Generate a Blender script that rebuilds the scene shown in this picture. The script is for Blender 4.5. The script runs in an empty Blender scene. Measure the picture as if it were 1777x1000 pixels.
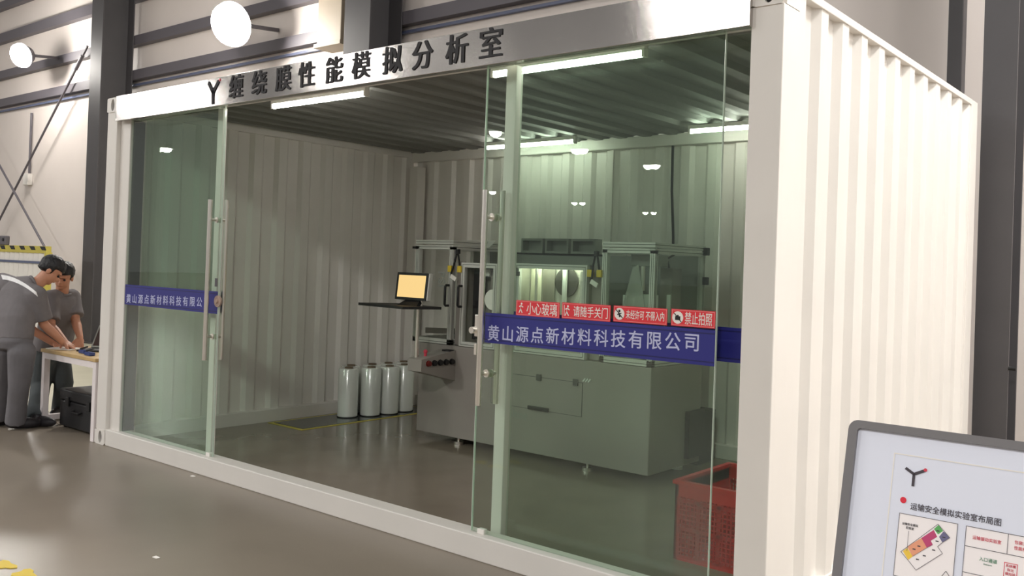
import bpy, bmesh, math, random
from mathutils import Vector, Matrix
random.seed(4)
scn = bpy.context.scene
COL = scn.collection
# ------------------------------------------------------------------ camera, world, exposure
CAM = Vector((7.703, -3.5557, 1.5897))
ROLL, PITCH, YAW, FPX, PPX, PPY = 0.0348, 0.0082, 0.6545, 1556.85, 996.15, 453.94
_f = Vector((-math.sin(YAW)*math.cos(PITCH), math.cos(YAW)*math.cos(PITCH), math.sin(PITCH)))
_r = Vector((math.cos(YAW), math.sin(YAW), 0)); _u = _r.cross(_f)
RT = _r*math.cos(ROLL) + _u*math.sin(ROLL); UP = _u*math.cos(ROLL) - _r*math.sin(ROLL); FW = _f
cam = bpy.data.objects.new('camera', bpy.data.cameras.new('camera')); COL.objects.link(cam)
cam.matrix_world = Matrix(((RT.x, UP.x, -FW.x, CAM.x), (RT.y, UP.y, -FW.y, CAM.y), (RT.z, UP.z, -FW.z, CAM.z), (0, 0, 0, 1)))
cam.data.sensor_fit = 'HORIZONTAL'; cam.data.sensor_width = 36; cam.data.lens = FPX/1777*36
cam.data.shift_x = (888.5-PPX)/1777; cam.data.shift_y = (PPY-500)/1777
cam.data.clip_start = 0.05; cam.data.clip_end = 300
scn.camera = cam
scn.view_settings.view_transform = 'Standard'; scn.view_settings.look = 'None'
scn.view_settings.gamma = 1; scn.view_settings.use_curve_mapping = False
scn.view_settings.exposure = 0.0
scn.cycles.transparent_max_bounces = 32
w = bpy.data.worlds.new('hall_air'); scn.world = w; w.use_nodes = True
w.node_tree.nodes['Background'].inputs[0].default_value = (1.0, 0.97, 0.945, 1)
w.node_tree.nodes['Background'].inputs[1].default_value = 0.26
LAMP_W = 520.0      # power of a high bay lamp near the cabin
TUBE = 27.0          # emission of the cabin's tube lights
HALL_LAMPS = [(-19.5, -10.7, 7.0, 1.7), (-1.3, -12.5, 7.2, 1.05), (-10.7, -10.7, 7.0, .35), (-5, -6, 8.4, .4), (9.5, -10.5, 7.8, 1.0), (9.0, 1.8, 7.8, .75), (13, 2, 7.8, .2), (19, -2, 7.8, .7), (20, 2, 7.8, .35), (26, 0, 7.8, .65)]

# ------------------------------------------------------------------ helpers
def lin(c): return c/12.92 if c <= .04045 else ((c+.055)/1.055)**2.4
def S(r, g, b): return (lin(r/255), lin(g/255), lin(b/255), 1)
def at(px, py, ax, val):
    d = FW + RT*((px-PPX)/FPX) - UP*((py-PPY)/FPX)
    return CAM + d*((val-CAM[ax])/d[ax])
def deep(px, py, depth): return CAM + (FW + RT*((px-PPX)/FPX) - UP*((py-PPY)/FPX))*depth

def mat(name, col, rough=.5, metal=0, emit=None, estr=0, noise=0, nscale=6, bump=0, bscale=40, coat=0, aniso=0, stretch=None, spec=.5):
    m = bpy.data.materials.new(name); m.use_nodes = True
    nt = m.node_tree; b = nt.nodes['Principled BSDF']
    b.inputs['Base Color'].default_value = col; b.inputs['Roughness'].default_value = rough
    b.inputs['Metallic'].default_value = metal; b.inputs['Specular IOR Level'].default_value = spec
    if coat: b.inputs['Coat Weight'].default_value = coat; b.inputs['Coat Roughness'].default_value = .08
    if emit: b.inputs['Emission Color'].default_value = emit; b.inputs['Emission Strength'].default_value = estr
    if aniso:
        b.inputs['Anisotropic'].default_value = aniso
        tg = nt.nodes.new('ShaderNodeCombineXYZ'); tg.inputs[2].default_value = 1      # brushed along the length
        nt.links.new(tg.outputs[0], b.inputs['Tangent'])
    if noise or bump:
        tc = nt.nodes.new('ShaderNodeTexCoord'); mp = nt.nodes.new('ShaderNodeMapping')
        nt.links.new(tc.outputs['Object'], mp.inputs[0])
        if stretch: mp.inputs['Scale'].default_value = stretch
    if noise:
        n = nt.nodes.new('ShaderNodeTexNoise'); n.inputs['Scale'].default_value = nscale; n.inputs['Detail'].default_value = 4
        nt.links.new(mp.outputs[0], n.inputs[0])
        r = nt.nodes.new('ShaderNodeMapRange'); r.inputs[1].default_value = .3; r.inputs[2].default_value = .7
        r.inputs[3].default_value = 1-noise; r.inputs[4].default_value = 1+noise
        nt.links.new(n.outputs[0], r.inputs[0])
        x = nt.nodes.new('ShaderNodeMix'); x.data_type = 'RGBA'; x.blend_type = 'MULTIPLY'; x.inputs[0].default_value = 1
        x.inputs[6].default_value = col; nt.links.new(r.outputs[0], x.inputs[7]); nt.links.new(x.outputs[2], b.inputs['Base Color'])
    if bump:
        n2 = nt.nodes.new('ShaderNodeTexNoise'); n2.inputs['Scale'].default_value = bscale; n2.inputs['Detail'].default_value = 3
        nt.links.new(mp.outputs[0], n2.inputs[0])
        bp = nt.nodes.new('ShaderNodeBump'); bp.inputs['Strength'].default_value = bump; bp.inputs['Distance'].default_value = .01
        nt.links.new(n2.outputs[0], bp.inputs['Height']); nt.links.new(bp.outputs[0], b.inputs['Normal'])
    return m
def glassmat(name, tint, fres=1.5, rough=0.0, haze=0, hazecol=(1, 1, 1, 1)):
    m = bpy.data.materials.new(name); m.use_nodes = True; nt = m.node_tree; nt.nodes.clear()
    o = nt.nodes.new('ShaderNodeOutputMaterial'); mx = nt.nodes.new('ShaderNodeMixShader'); fr = nt.nodes.new('ShaderNodeFresnel')
    t = nt.nodes.new('ShaderNodeBsdfTransparent'); g = nt.nodes.new('ShaderNodeBsdfGlossy')
    t.inputs[0].default_value = tint; g.inputs['Roughness'].default_value = rough
    ge = nt.nodes.new('ShaderNodeNewGeometry'); mr = nt.nodes.new('ShaderNodeMapRange')      # same index from both faces of the pane
    mr.inputs[3].default_value = fres; mr.inputs[4].default_value = 1/fres
    nt.links.new(ge.outputs['Backfacing'], mr.inputs[0]); nt.links.new(mr.outputs[0], fr.inputs[0])
    nt.links.new(fr.outputs[0], mx.inputs[0])
    src = t
    if haze:
        df = nt.nodes.new('ShaderNodeBsdfDiffuse'); df.inputs[0].default_value = hazecol
        m2 = nt.nodes.new('ShaderNodeMixShader'); m2.inputs[0].default_value = haze
        nt.links.new(t.outputs[0], m2.inputs[1]); nt.links.new(df.outputs[0], m2.inputs[2]); src = m2
    nt.links.new(src.outputs[0], mx.inputs[1]); nt.links.new(g.outputs[0], mx.inputs[2]); nt.links.new(mx.outputs[0], o.inputs[0])
    return m

class MB:
    def __init__(s): s.bm = bmesh.new()
    def box(s, a, b, bev=0):
        lo = [min(a[i], b[i]) for i in range(3)]; hi = [max(a[i], b[i]) for i in range(3)]
        return s.obox(((lo[0]+hi[0])/2, (lo[1]+hi[1])/2, (lo[2]+hi[2])/2), [hi[i]-lo[i] for i in range(3)], None, bev)
    def obox(s, c, size, axes=None, bev=0):
        m = Matrix.Identity(4)
        for i in range(3):
            ax = (Vector(axes[i]).normalized() if axes else Vector([1 if k == i else 0 for k in range(3)]))
            for k in range(3): m[k][i] = ax[k]*size[i]
            m[i][3] = c[i]
        r = bmesh.ops.create_cube(s.bm, size=1, matrix=m)
        if bev:
            es = list({e for v in r['verts'] for e in v.link_edges})
            bmesh.ops.bevel(s.bm, geom=es, offset=bev, segments=2, affect='EDGES', profile=.5)
        return s
    def bar(s, p, q, w, h=None, upv=(0, 0, 1), bev=0):
        p = Vector(p); q = Vector(q); d = q-p; x = d.normalized(); u = Vector(upv)
        if abs(x.dot(u)) > .98: u = Vector((0, 1, 0))
        y = u.cross(x).normalized(); z = x.cross(y)
        return s.obox((p+q)/2, (d.length, w, h or w), (x, y, z), bev)
    def cyl(s, p, q, r, seg=20, r2=None, cap=True):
        p = Vector(p); q = Vector(q); d = q-p; zq = d.to_track_quat('Z', 'Y').to_matrix().to_4x4(); zq.translation = (p+q)/2
        bmesh.ops.create_cone(s.bm, cap_ends=cap, segments=seg, radius1=r, radius2=r if r2 is None else r2, depth=d.length, matrix=zq); return s
    def sph(s, c, r, seg=16, rings=10, sc=(1, 1, 1), rot=None):
        m = Matrix.Translation(c) @ (rot.to_4x4() if rot else Matrix.Identity(4)) @ Matrix.Diagonal((r*sc[0], r*sc[1], r*sc[2], 1))
        bmesh.ops.create_uvsphere(s.bm, u_segments=seg, v_segments=rings, radius=1, matrix=m); return s
    def tube(s, pts, r, seg=10):
        pts = [Vector(p) for p in pts]
        rings = []
        for i, p in enumerate(pts):
            d = (pts[min(i+1, len(pts)-1)]-pts[max(i-1, 0)]).normalized()
            a = d.orthogonal().normalized() if not rings else None
            if a is None:
                a = prev - d*prev.dot(d); a.normalize()
            prev = a; b = d.cross(a)
            rings.append([s.bm.verts.new(p+(a*math.cos(2*math.pi*k/seg)+b*math.sin(2*math.pi*k/seg))*r) for k in range(seg)])
        for A, B in zip(rings, rings[1:]):
            for k in range(seg): s.bm.faces.new((A[k], A[(k+1) % seg], B[(k+1) % seg], B[k]))
        s.bm.faces.new(rings[0][::-1]); s.bm.faces.new(rings[-1]); return s
    def prism(s, poly, vec):
        vec = Vector(vec); A = [s.bm.verts.new(p) for p in poly]; B = [s.bm.verts.new(Vector(p)+vec) for p in poly]
        s.bm.faces.new(A[::-1]); s.bm.faces.new(B)
        n = len(A)
        for i in range(n): s.bm.faces.new((A[i], A[(i+1) % n], B[(i+1) % n], B[i]))
        return s
    def lathe(s, prof, c, seg=28):
        rings = [[s.bm.verts.new((c[0]+r*math.cos(2*math.pi*k/seg), c[1]+r*math.sin(2*math.pi*k/seg), c[2]+z)) for k in range(seg)] for r, z in prof]
        for A, B in zip(rings, rings[1:]):
            for k in range(seg): s.bm.faces.new((A[k], A[(k+1) % seg], B[(k+1) % seg], B[k]))
        return s
    def frame(s, o, U, V, w, h, t, d):      # rectangular frame of four bars; o = corner, U/V unit axes, d depth vector
        o = Vector(o); U = Vector(U); V = Vector(V); d = Vector(d)
        for a, b in (((0, 0), (w, t)), ((0, h-t), (w, h)), ((0, t), (t, h-t)), ((w-t, t), (w, h-t))):
            s.prism([o+U*a[0]+V*a[1], o+U*b[0]+V*a[1], o+U*b[0]+V*b[1], o+U*a[0]+V*b[1]], d)
        return s
    def build(s, name, m, parent=None, smooth=False):
        bmesh.ops.recalc_face_normals(s.bm, faces=s.bm.faces)
        me = bpy.data.meshes.new(name)
        if parent is not None:
            off = WPOS[parent.name]
            bmesh.ops.translate(s.bm, verts=s.bm.verts, vec=-off)
        s.bm.to_mesh(me); s.bm.free(); me.materials.append(m)
        if smooth:
            for p in me.polygons: p.use_smooth = True
            me.set_sharp_from_angle(angle=math.radians(40))
        o = bpy.data.objects.new(name, me); COL.objects.link(o)
        if parent is not None:
            o.parent = parent; WPOS[o.name] = WPOS[parent.name].copy()
        else: WPOS[o.name] = Vector((0, 0, 0))
        return o
WPOS = {}
def tag(o, label=None, cat=None, group=None, kind=None):
    if label: o['label'] = label
    if cat: o['category'] = cat
    if group: o['group'] = group
    if kind: o['kind'] = kind
    return o
def thing(name, loc, label, cat, group=None):
    o = bpy.data.objects.new(name, None); COL.objects.link(o); o.location = loc; o.empty_display_size = .1
    WPOS[o.name] = Vector(loc); return tag(o, label, cat, group)
def solo(o, label, cat, group=None):        # a thing that is one mesh: move its origin to its base
    me = o.data; xs = [v.co for v in me.vertices]
    c = Vector(((min(v.x for v in xs)+max(v.x for v in xs))/2, (min(v.y for v in xs)+max(v.y for v in xs))/2, min(v.z for v in xs)))
    me.transform(Matrix.Translation(-c)); o.location = c; WPOS[o.name] = c.copy()
    return tag(o, label, cat, group)
def copy_tree(o, parent=None):
    c = o.copy(); COL.objects.link(c)
    if parent is not None: c.parent = parent
    for ch in list(o.children): copy_tree(ch, c)
    return c
def text(name, body, size, o, U, V, m, parent, ext=.001, bold=0, width=None, align='CENTER', serif=False):
    cu = bpy.data.curves.new(name, 'FONT'); cu.body = body; cu.size = size; cu.extrude = ext
    cu.align_x = align; cu.align_y = 'CENTER'; cu.resolution_u = 3
    ob = bpy.data.objects.new(name, cu); COL.objects.link(ob)
    dg = bpy.context.evaluated_depsgraph_get(); dg.update()
    me = bpy.data.meshes.new_from_object(ob.evaluated_get(dg)); bpy.data.objects.remove(ob); bpy.data.curves.remove(cu)
    U = Vector(U).normalized(); V = Vector(V).normalized(); N = U.cross(V)
    sx = 1
    if width and len(me.vertices):
        xs = [v.co.x for v in me.vertices]; sx = width/(max(xs)-min(xs)); cx = (max(xs)+min(xs))/2
        ys = [v.co.y for v in me.vertices]; cy = (max(ys)+min(ys))/2
        me.transform(Matrix.Diagonal((sx, 1, 1, 1)) @ Matrix.Translation((-cx, -cy, 0)))
    M = Matrix(((U.x, V.x, N.x, o[0]), (U.y, V.y, N.y, o[1]), (U.z, V.z, N.z, o[2]), (0, 0, 0, 1)))
    if bold:
        bmt = bmesh.new()
        for dx, dy in ((-bold, 0), (bold, 0), (0, 0)) if serif else ((-bold, 0), (bold, 0), (0, bold*.6), (0, -bold*.6)):
            m2 = me.copy(); m2.transform(Matrix.Translation((dx, dy, dx*.004))); bmt.from_mesh(m2); bpy.data.meshes.remove(m2)
        bmt.to_mesh(me); bmt.free()
    me.transform(M)
    if parent is not None: me.transform(Matrix.Translation(-WPOS[parent.name]))
    me.materials.clear(); me.materials.append(m); me.name = name
    ob = bpy.data.objects.new(name, me); COL.objects.link(ob)
    if parent is not None: ob.parent = parent; WPOS[ob.name] = WPOS[parent.name].copy()
    return ob
X, Y, Z = Vector((1, 0, 0)), Vector((0, 1, 0)), Vector((0, 0, 1))

# ------------------------------------------------------------------ materials
M = {}
M['wall'] = mat('hall_wall_paint', S(226, 217, 211), .6, noise=.03, nscale=.8)
M['floor'] = mat('hall_floor_epoxy', S(136, 126, 113), .34, noise=.1, nscale=.9, bump=.04, bscale=6)
M['zone'] = mat('pale_floor_paint', S(176, 172, 150), .4, noise=.06, nscale=2)
M['steel_dark'] = mat('dark_grey_steel_paint', S(76, 74, 76), .5, noise=.05, nscale=3)
M['girt'] = mat('girt_steel', S(98, 94, 100), .5)
M['trunk'] = mat('blue_grey_trunking', S(92, 100, 128), .45)
M['white'] = mat('white_container_paint', S(228, 224, 218), .42, noise=.025, nscale=2.5)
M['cabfloor'] = mat('cabin_floor_sheet', S(130, 120, 107), .14, noise=.06, nscale=3)
M['roof'] = mat('roof_sheet', S(128, 128, 124), .5)
M['steel'] = mat('polished_steel', S(240, 236, 228), .3, 1)
M['brushed'] = mat('brushed_steel', S(184, 180, 176), .165, 1, aniso=.9, bump=.02, bscale=30, stretch=(.3, 1, 40))
M['alu'] = mat('aluminium_profile', S(206, 206, 200), .4, .25)
M['alu_dark'] = mat('aluminium_groove', S(84, 86, 84), .5, .5)
M['grey'] = mat('machine_grey_paint', S(148, 142, 136), .45, noise=.02, nscale=4)
M['grey2'] = mat('machine_panel_grey', S(146, 148, 142), .5)
M['black'] = mat('black_plastic', S(26, 26, 28), .45)
M['rubber'] = mat('dark_rubber', S(20, 20, 20), .7)
M['yellow'] = mat('yellow_plastic', S(214, 186, 52), .5)
M['letters'] = mat('dark_letter_paint', S(26, 24, 28), .65)
M['blue'] = mat('blue_film', S(42, 44, 128), .4)
M['bluedk'] = mat('blue_film_edge', S(30, 32, 92), .4)
M['pale'] = mat('pale_lettering', S(196, 200, 232), .5)
M['red'] = mat('red_sticker', S(222, 52, 62), .45)
M['whitep'] = mat('white_print', S(240, 236, 230), .5)
M['tube'] = mat('lit_tube', (1, 1, 1, 1), .4, emit=(1, .985, .89, 1), estr=TUBE)
M['lamp'] = mat('lit_lamp', (1, 1, 1, 1), .4, emit=(1, .97, .92, 1), estr=130)
M['glass'] = glassmat('green_glass', (.9, .96, .914, 1), 1.47)
M['glassedge'] = mat('glass_edge', S(206, 222, 208), .15, 0, coat=.6)
M['clear'] = glassmat('machine_window', (.965, .97, .965, 1), 1.35)
M['smoke'] = glassmat('smoked_window', (.55, .56, .54, 1), 1.4)
M['film'] = mat('film_roll_wrap', S(226, 230, 224), .22, .08, coat=.6)
M['web'] = glassmat('stretch_film', (.82, .84, .82, 1), 1.45, .1, .35, S(220, 222, 214))
M['screen'] = mat('lit_screen', S(20, 18, 14), .3, emit=S(250, 212, 140), estr=1.0)
M['card'] = mat('core_card', S(120, 104, 86), .8)
M['crate'] = mat('red_crate_plastic', S(206, 40, 42), .4)
M['wood'] = mat('light_wood_top', S(196, 166, 116), .5, noise=.1, nscale=8, stretch=(1, 12, 1))
M['tablew'] = mat('white_steel_frame', S(240, 232, 232), .4)
M['case'] = mat('black_case_plastic', S(34, 34, 36), .5, bump=.1, bscale=90)
M['skin'] = mat('skin', S(196, 140, 112), .5, noise=.05, nscale=20)
M['shirt'] = mat('grey_workwear', S(116, 112, 114), .85, noise=.06, nscale=14, bump=.3, bscale=18)
M['trousers'] = mat('grey_work_trousers', S(112, 110, 114), .85, noise=.06, nscale=12, bump=.3, bscale=14)
M['trousers2'] = mat('dark_work_trousers', S(74, 80, 82), .85, noise=.06, nscale=12, bump=.3, bscale=14)
M['hair'] = mat('black_hair', S(22, 22, 26), .5, bump=.4, bscale=70)
M['reflective'] = mat('reflective_tape', S(246, 246, 246), .3)
M['shoe'] = mat('dark_shoe_leather', S(40, 38, 42), .5)
M['eye'] = mat('eye_dark', S(24, 18, 16), .2)
M['boardface'] = mat('printed_board', S(232, 236, 250), .4)
M['boardframe'] = mat('grey_board_frame', S(120, 118, 120), .45)
M['paper'] = mat('white_panel_print', S(253, 247, 247), .5)
M['linegrey'] = mat('printed_line_grey', S(110, 104, 110), .5)
M['logogrey'] = mat('logo_dark_grey', S(66, 60, 68), .5)
M['pinkred'] = mat('print_red', S(216, 66, 88), .5)
M['p_orange'] = mat('print_orange', S(238, 164, 130), .5)
M['p_yellow'] = mat('print_yellow', S(246, 206, 76), .5)
M['p_magenta'] = mat('print_magenta', S(196, 70, 118), .5)
M['p_green'] = mat('print_green', S(96, 176, 98), .5)
M['p_violet'] = mat('print_violet', S(112, 110, 144), .5)
M['p_greentext'] = mat('print_green_text', S(84, 140, 108), .5)
M['duct'] = mat('beige_duct', S(186, 172, 150), .5)
M['mat_floor'] = mat('dark_floor_plate', S(70, 74, 70), .12)
M['bluebit'] = mat('blue_tool_plastic', S(50, 70, 130), .4)
M['ytape'] = mat('yellow_floor_tape', S(196, 182, 82), .5)

# ------------------------------------------------------------------ hall: floor, wall, girts, columns
tag(MB().box((-70, -90, -.2), (40, 4.6, 0)).build('floor', M['floor']), kind='structure')
tag(MB().box((-40, 4.4, 0), (24, 4.6, 11)).build('wall_back', M['wall']), kind='structure')
tag(MB().box((-14, .35, 0), (-.35, 4.39, .004)).build('trim_1', M['zone']), kind='structure')
tn = 2
for z, h in ((6.95, .16), (6.22, .2), (5.40, .17), (4.78, .17)):
    tag(MB().box((-30, 4.28, z-h/2), (12, 4.4, z+h/2)).build('trim_%d' % tn, M['girt']), kind='structure'); tn += 1
o = MB().box((-30, 4.345, 4.60), (3.2, 4.396, 4.635)).build('cable_trunking', M['trunk'])
solo(o, 'thin blue-grey cable trunking along the back wall just below the lowest beam', 'cable trunking')

def hcolumn(x0, x1, y0, y1, z1, label):     # H section, flanges facing the hall
    t = thing('steel_column', ((x0+x1)/2, (y0+y1)/2, 0), label, 'column', 'dark steel columns of the hall')
    MB().box((x0, y0, 0), (x1, y0+.018, z1)).build('flange', M['steel_dark'], t)
    MB().box((x0, y1-.018, 0), (x1, y1, z1)).build('flange', M['steel_dark'], t)
    xm = (x0+x1)/2
    MB().box((xm-.006, y0+.018, 0), (xm+.006, y1-.018, z1)).build('web', M['steel_dark'], t)
    b = MB().box((x0-.06, y0-.05, 0.001), (x1+.06, min(y1+.05, 4.37), .03))
    for dx in (x0-.03, x1+.03):
        b.cyl((dx, y0-.02, .03), (dx, y0-.02, .06), .016, 8)
    b.build('base_plate', M['steel_dark'], t)
    return t
a = at(152, 300, 1, 3.75).x; b_ = at(165, 300, 1, 3.75).x
hcolumn(a, a+.42, 3.72, 4.27, 9.5, 'dark grey steel column left of the white container cabin')
a = at(604, 40, 1, 3.8).x; b_ = at(650, 40, 1, 3.8).x
hcolumn(a, b_-.02, 3.74, 4.27, 9.5, 'dark grey steel column rising behind the middle of the steel sign')
a = at(1700, 300, 1, 3.52).x
t = thing('steel_column', (a+.12, 3.68, 0), 'broad dark steel column right behind the container cabin by the sign board', 'column', 'dark steel columns of the hall')
MB().box((a, 3.52, 0), (a+.235, 3.54, 9.5)).build('flange', M['steel_dark'], t)
MB().box((a, 3.80, 0), (a+.235, 3.82, 9.5)).build('flange', M['steel_dark'], t)
MB().box((a+.11, 3.54, 0), (a+.122, 3.80, 9.5)).build('web', M['steel_dark'], t)
MB().box((a-.05, 3.48, .001), (a+.285, 3.86, .03)).build('base_plate', M['steel_dark'], t)
MB().cyl((a+.235, 3.53, at(1768, 641, 1, 3.53).z), (a+.285, 3.53, at(1768, 641, 1, 3.53).z), .014, 10).build('bolt', M['rubber'], t)
a = at(1646, 90, 1, 4.2).x; b_ = at(1672, 90, 1, 4.2).x
solo(MB().box((a, 4.16, 0), (b_, 4.28, 9.5), .008).build('wall_post', M['steel_dark']), 'narrow dark post on the wall above the rear corner of the container', 'post')
# pale duct left of the middle column
a = at(553, 40, 1, 4.0).x; b_ = at(594, 40, 1, 4.0).x; zb = at(575, 78, 1, 4.0).z
t = thing('duct', ((a+b_)/2, 4.1, zb), 'beige boxed duct running down the wall beside the middle steel column', 'duct')
MB().box((a, 3.98, zb), (b_, 4.26, 9.5), .01).build('casing', M['duct'], t)
MB().box((a-.03, 3.95, zb-.02), (b_+.03, 4.27, zb+.04), .005).build('collar', M['duct'], t)
# bracing rods
def rod(p, q, label):
    t = thing('brace_rod', p, label, 'brace rod', 'cross bracing on the back wall')
    MB().cyl(p, q, .022, 8).build('rod', M['girt'], t)
    d = (Vector(q)-Vector(p)).normalized()
    MB().cyl(Vector(p)+d*.25, Vector(p)+d*.6, .036, 10).build('turnbuckle', M['girt'], t)
rod(at(152, 80, 1, 4.2), at(-60, 498, 1, 4.2), 'brace rod slanting from the left column down to the left edge')
rod(at(151, 562, 1, 4.12), at(-30, 234, 1, 4.12), 'brace rod rising to the left from behind the bent man in grey')
# conduit with junction box
t = thing('conduit', at(54, 190, 1, 4.36), 'thin vertical conduit ending in a small pale box on the left wall', 'conduit')
p, q = at(55, 196, 1, 4.36), at(52, 303, 1, 4.36)
MB().cyl((p.x, 4.36, p.z), (p.x, 4.36, q.z), .025, 8).build('pipe', M['girt'], t)
MB().box((p.x-.16, 4.3, q.z-.22), (p.x+.08, 4.399, q.z+.02), .01).build('junction_box', M['whitep'], t)
# flood lamps on the wall
def wall_lamp(px, py, yy, r, label):
    c = at(px, py, 1, yy)
    t = thing('wall_lamp', (c.x, c.y, c.z-r), label, 'lamp', 'round lit lamps in front of the wall')
    MB().cyl((c.x, c.y, c.z), (c.x+.02, c.y-.05, c.z-.02), r, 28).build('lens', M['lamp'], t)
    MB().cyl((c.x-.002, c.y+.005, c.z), (c.x-.05, c.y+.14, c.z+.05), r*1.08, 28, r*.7).build('housing', M['girt'], t)
    MB().bar((c.x-.03, c.y+.1, c.z+.03), (c.x-.03, 4.39, c.z+.1), .05).build('bracket', M['girt'], t)
    L = bpy.data.lights.new('wall_lamp_light', 'POINT'); L.energy = 200; L.shadow_soft_size = .2; L.color = (1, .95, .88)
    lo = bpy.data.objects.new('wall_lamp_light', L); COL.objects.link(lo); lo.location = Vector((.1, -.35, r)); lo.parent = t
wall_lamp(38, 96, 3.6, .22, 'round lit wall lamp at the far left of the wall')
wall_lamp(402, 42, 3.6, .30, 'large round lit wall lamp above the left part of the steel sign')
# hazard-topped partition on the far left
xr, zt = -8.47, 1.66
t = thing('partition', (xr-1.2, 3.05, 0), 'white ribbed partition with yellow-black top edge behind the bent workers', 'partition')
b = MB()
n = 26; pr = []
for i in range(n+1):
    xx = xr-2.6+2.6*i/n
    pr.append((xx, 3.0 if i % 2 else 3.03))
for (x0, y0), (x1, y1) in zip(pr, pr[1:]):
    b.prism([(x0, y0, .02), (x1, y1, .02), (x1, y1+.02, .02), (x0, y0+.02, .02)], (0, 0, zt-.12))
b.build('ribbed_sheet', M['white'], t)
MB().box((xr-2.6, 2.99, zt-.12), (xr, 3.07, zt), .005).build('top_rail', M['ytape'], t)
b = MB()
for i in range(6):
    x0 = xr-.06-.42*i
    b.prism([(x0, 2.985, zt-.005), (x0-.2, 2.985, zt-.005), (x0-.1, 2.985, zt-.07), (x0+.06, 2.985, zt-.07)], (0, .004, 0))
b.build('hazard_stripe', M['black'], t)
MB().box((xr-2.6, 2.985, zt-.30), (xr-.02, 2.998, zt-.26)).build('blue_stripe', M['trunk'], t)
MB().box((xr-.05, 2.98, 0), (xr+.02, 3.08, zt-.1), .005).build('end_post', M['ytape'], t)
p = at(6, 419, 1, 3.0)
t = thing('control_box', (p.x, 3.03, zt), 'small grey box standing on the yellow-black partition edge', 'box')
MB().box((p.x-.25, 2.99, zt), (p.x+.1, 3.07, zt+.17), .02).build('casing', M['girt'], t)
MB().cyl((p.x+.02, 2.99, zt+.1), (p.x+.02, 2.975, zt+.1), .03, 12).build('button', M['black'], t)
# yellow floor spots, scraps
for i, (px, py) in enumerate(((8, 981), (44, 996))):
    c = at(px, py, 2, .003); poly = []
    for k in range(14):
        an = 2*math.pi*k/14; r = .055+.018*math.sin(3*an+i)
        poly.append((c.x+r*1.3*math.cos(an), c.y+r*.8*math.sin(an), .001))
    solo(MB().prism(poly, (0, 0, .003)).build('floor_mark', M['yellow']), ['worn yellow paint spot on the floor at the lower left corner', 'worn yellow paint spot on the floor, right one of the pair'][i], 'floor mark', 'yellow floor spots')
for i, (px, py) in enumerate(((270, 968), (334, 827))):
    c = at(px, py, 2, .002)
    solo(MB().prism([(c.x-.02, c.y-.008, .001), (c.x+.018, c.y-.006, .001), (c.x+.025, c.y+.01, .004), (c.x-.012, c.y+.009, .006)], (0, 0, .002)).build('paper_scrap', M['whitep']), ['tiny white paper scrap on the open floor near the bottom edge', 'tiny white paper scrap on the floor at the foot of the cabin sill'][i], 'paper scrap', 'scraps on the floor')
# high bay lamps of the hall (the near ones light the scene; the far ones are what the panes mirror)
def bay_lamp(x, y, z, r, label, grp, power=0):
    t = thing('high_bay_lamp', (x, y, z), label, 'lamp', grp)
    MB().lathe([(r*.3, .35), (r*.45, .22), (r*.9, .06), (r, 0), (r*.94, -.01), (r*.86, .05)], (x, y, z)).build('shade', M['alu'], t, True)
    MB().sph((x, y, z), r*.7, 24, 14, (1, 1, .8)).build('lens', M['lamp'], t, True)
    MB().cyl((x, y, z+.35), (x, y, z+1.6), .012, 8).build('hanger', M['girt'], t)
    if power:
        L = bpy.data.lights.new('bay_light', 'AREA'); L.shape = 'DISK'; L.size = 1.8; L.energy = power; L.color = (1, .97, .94)
        lo = bpy.data.objects.new('bay_light', L); COL.objects.link(lo); lo.location = (0, 0, -.32); lo.parent = t
for x, y, z, pw in HALL_LAMPS:
    bay_lamp(x, y, z, .45, 'high bay lamp of the hall hanging near the cabin', 'high bay lamps near the cabin', LAMP_W*pw)
for x, y in ((-21.6, -28.0), (-21.4, -34.7), (-21.5, -42.1), (-45, -24.2), (-45.2, -53.4), (-44.6, -65.5), (-44.9, -78.8)):
    bay_lamp(x, y, 8.0, .42, 'high bay lamp far down the hall, seen mirrored in the glass front', 'far high bay lamps mirrored in the glass')

# ------------------------------------------------------------------ container cabin
L, D, H = 6.058, 3.28, 2.879
cab = thing('container_cabin', (L/2, D/2, 0), 'white corrugated shipping container turned into a glass-fronted test cabin', 'container')
def corr(x, y0, y1, z0, z1, dep, axis, per=.265):      # trapezoid sheet, thickness 4 mm; axis 'y': runs along y at x
    pts = []; s = y0
    while s < y1-.01:
        for a_, d_ in ((0, 0), (.085, 0), (.12, dep), (.23, dep)):
            if s+a_ < y1: pts.append((s+a_, d_))
        s += per
    pts.append((y1, pts[-1][1]))
    b = MB()
    for (a0, d0), (a1, d1) in zip(pts, pts[1:]):
        if axis == 'y': poly = [(x+d0, a0, z0), (x+d1, a1, z0), (x+d1-.004, a1, z0), (x+d0-.004, a0, z0)]; vec = (0, 0, z1-z0)
        elif axis == 'x': poly = [(a0, x+d0, z0), (a1, x+d1, z0), (a1, x+d1+.004, z0), (a0, x+d0+.004, z0)]; vec = (0, 0, z1-z0)
        else: poly = [(a0, z0, x+d0), (a1, z0, x+d1), (a1, z0, x+d1+.004), (a0, z0, x+d0+.004)]; vec = (0, z1-z0, 0)
        b.prism(poly, vec)
    bmesh.ops.remove_doubles(b.bm, verts=b.bm.verts, dist=.0002)
    return b
corr(6.05, .16, D-.1, .12, 2.85, -.036, 'y').build('side_wall', M['white'], cab)
corr(.262, .16, D-.1, .16, 2.80, -.036, 'y').build('side_wall', M['white'], cab)
corr(D-.06, .2, L-.06, .16, 2.80, .036, 'x').build('back_wall', M['white'], cab)
corr(2.79, .1, L-.1, .06, D-.05, .03, 'z').build('roof', M['roof'], cab)
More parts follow.
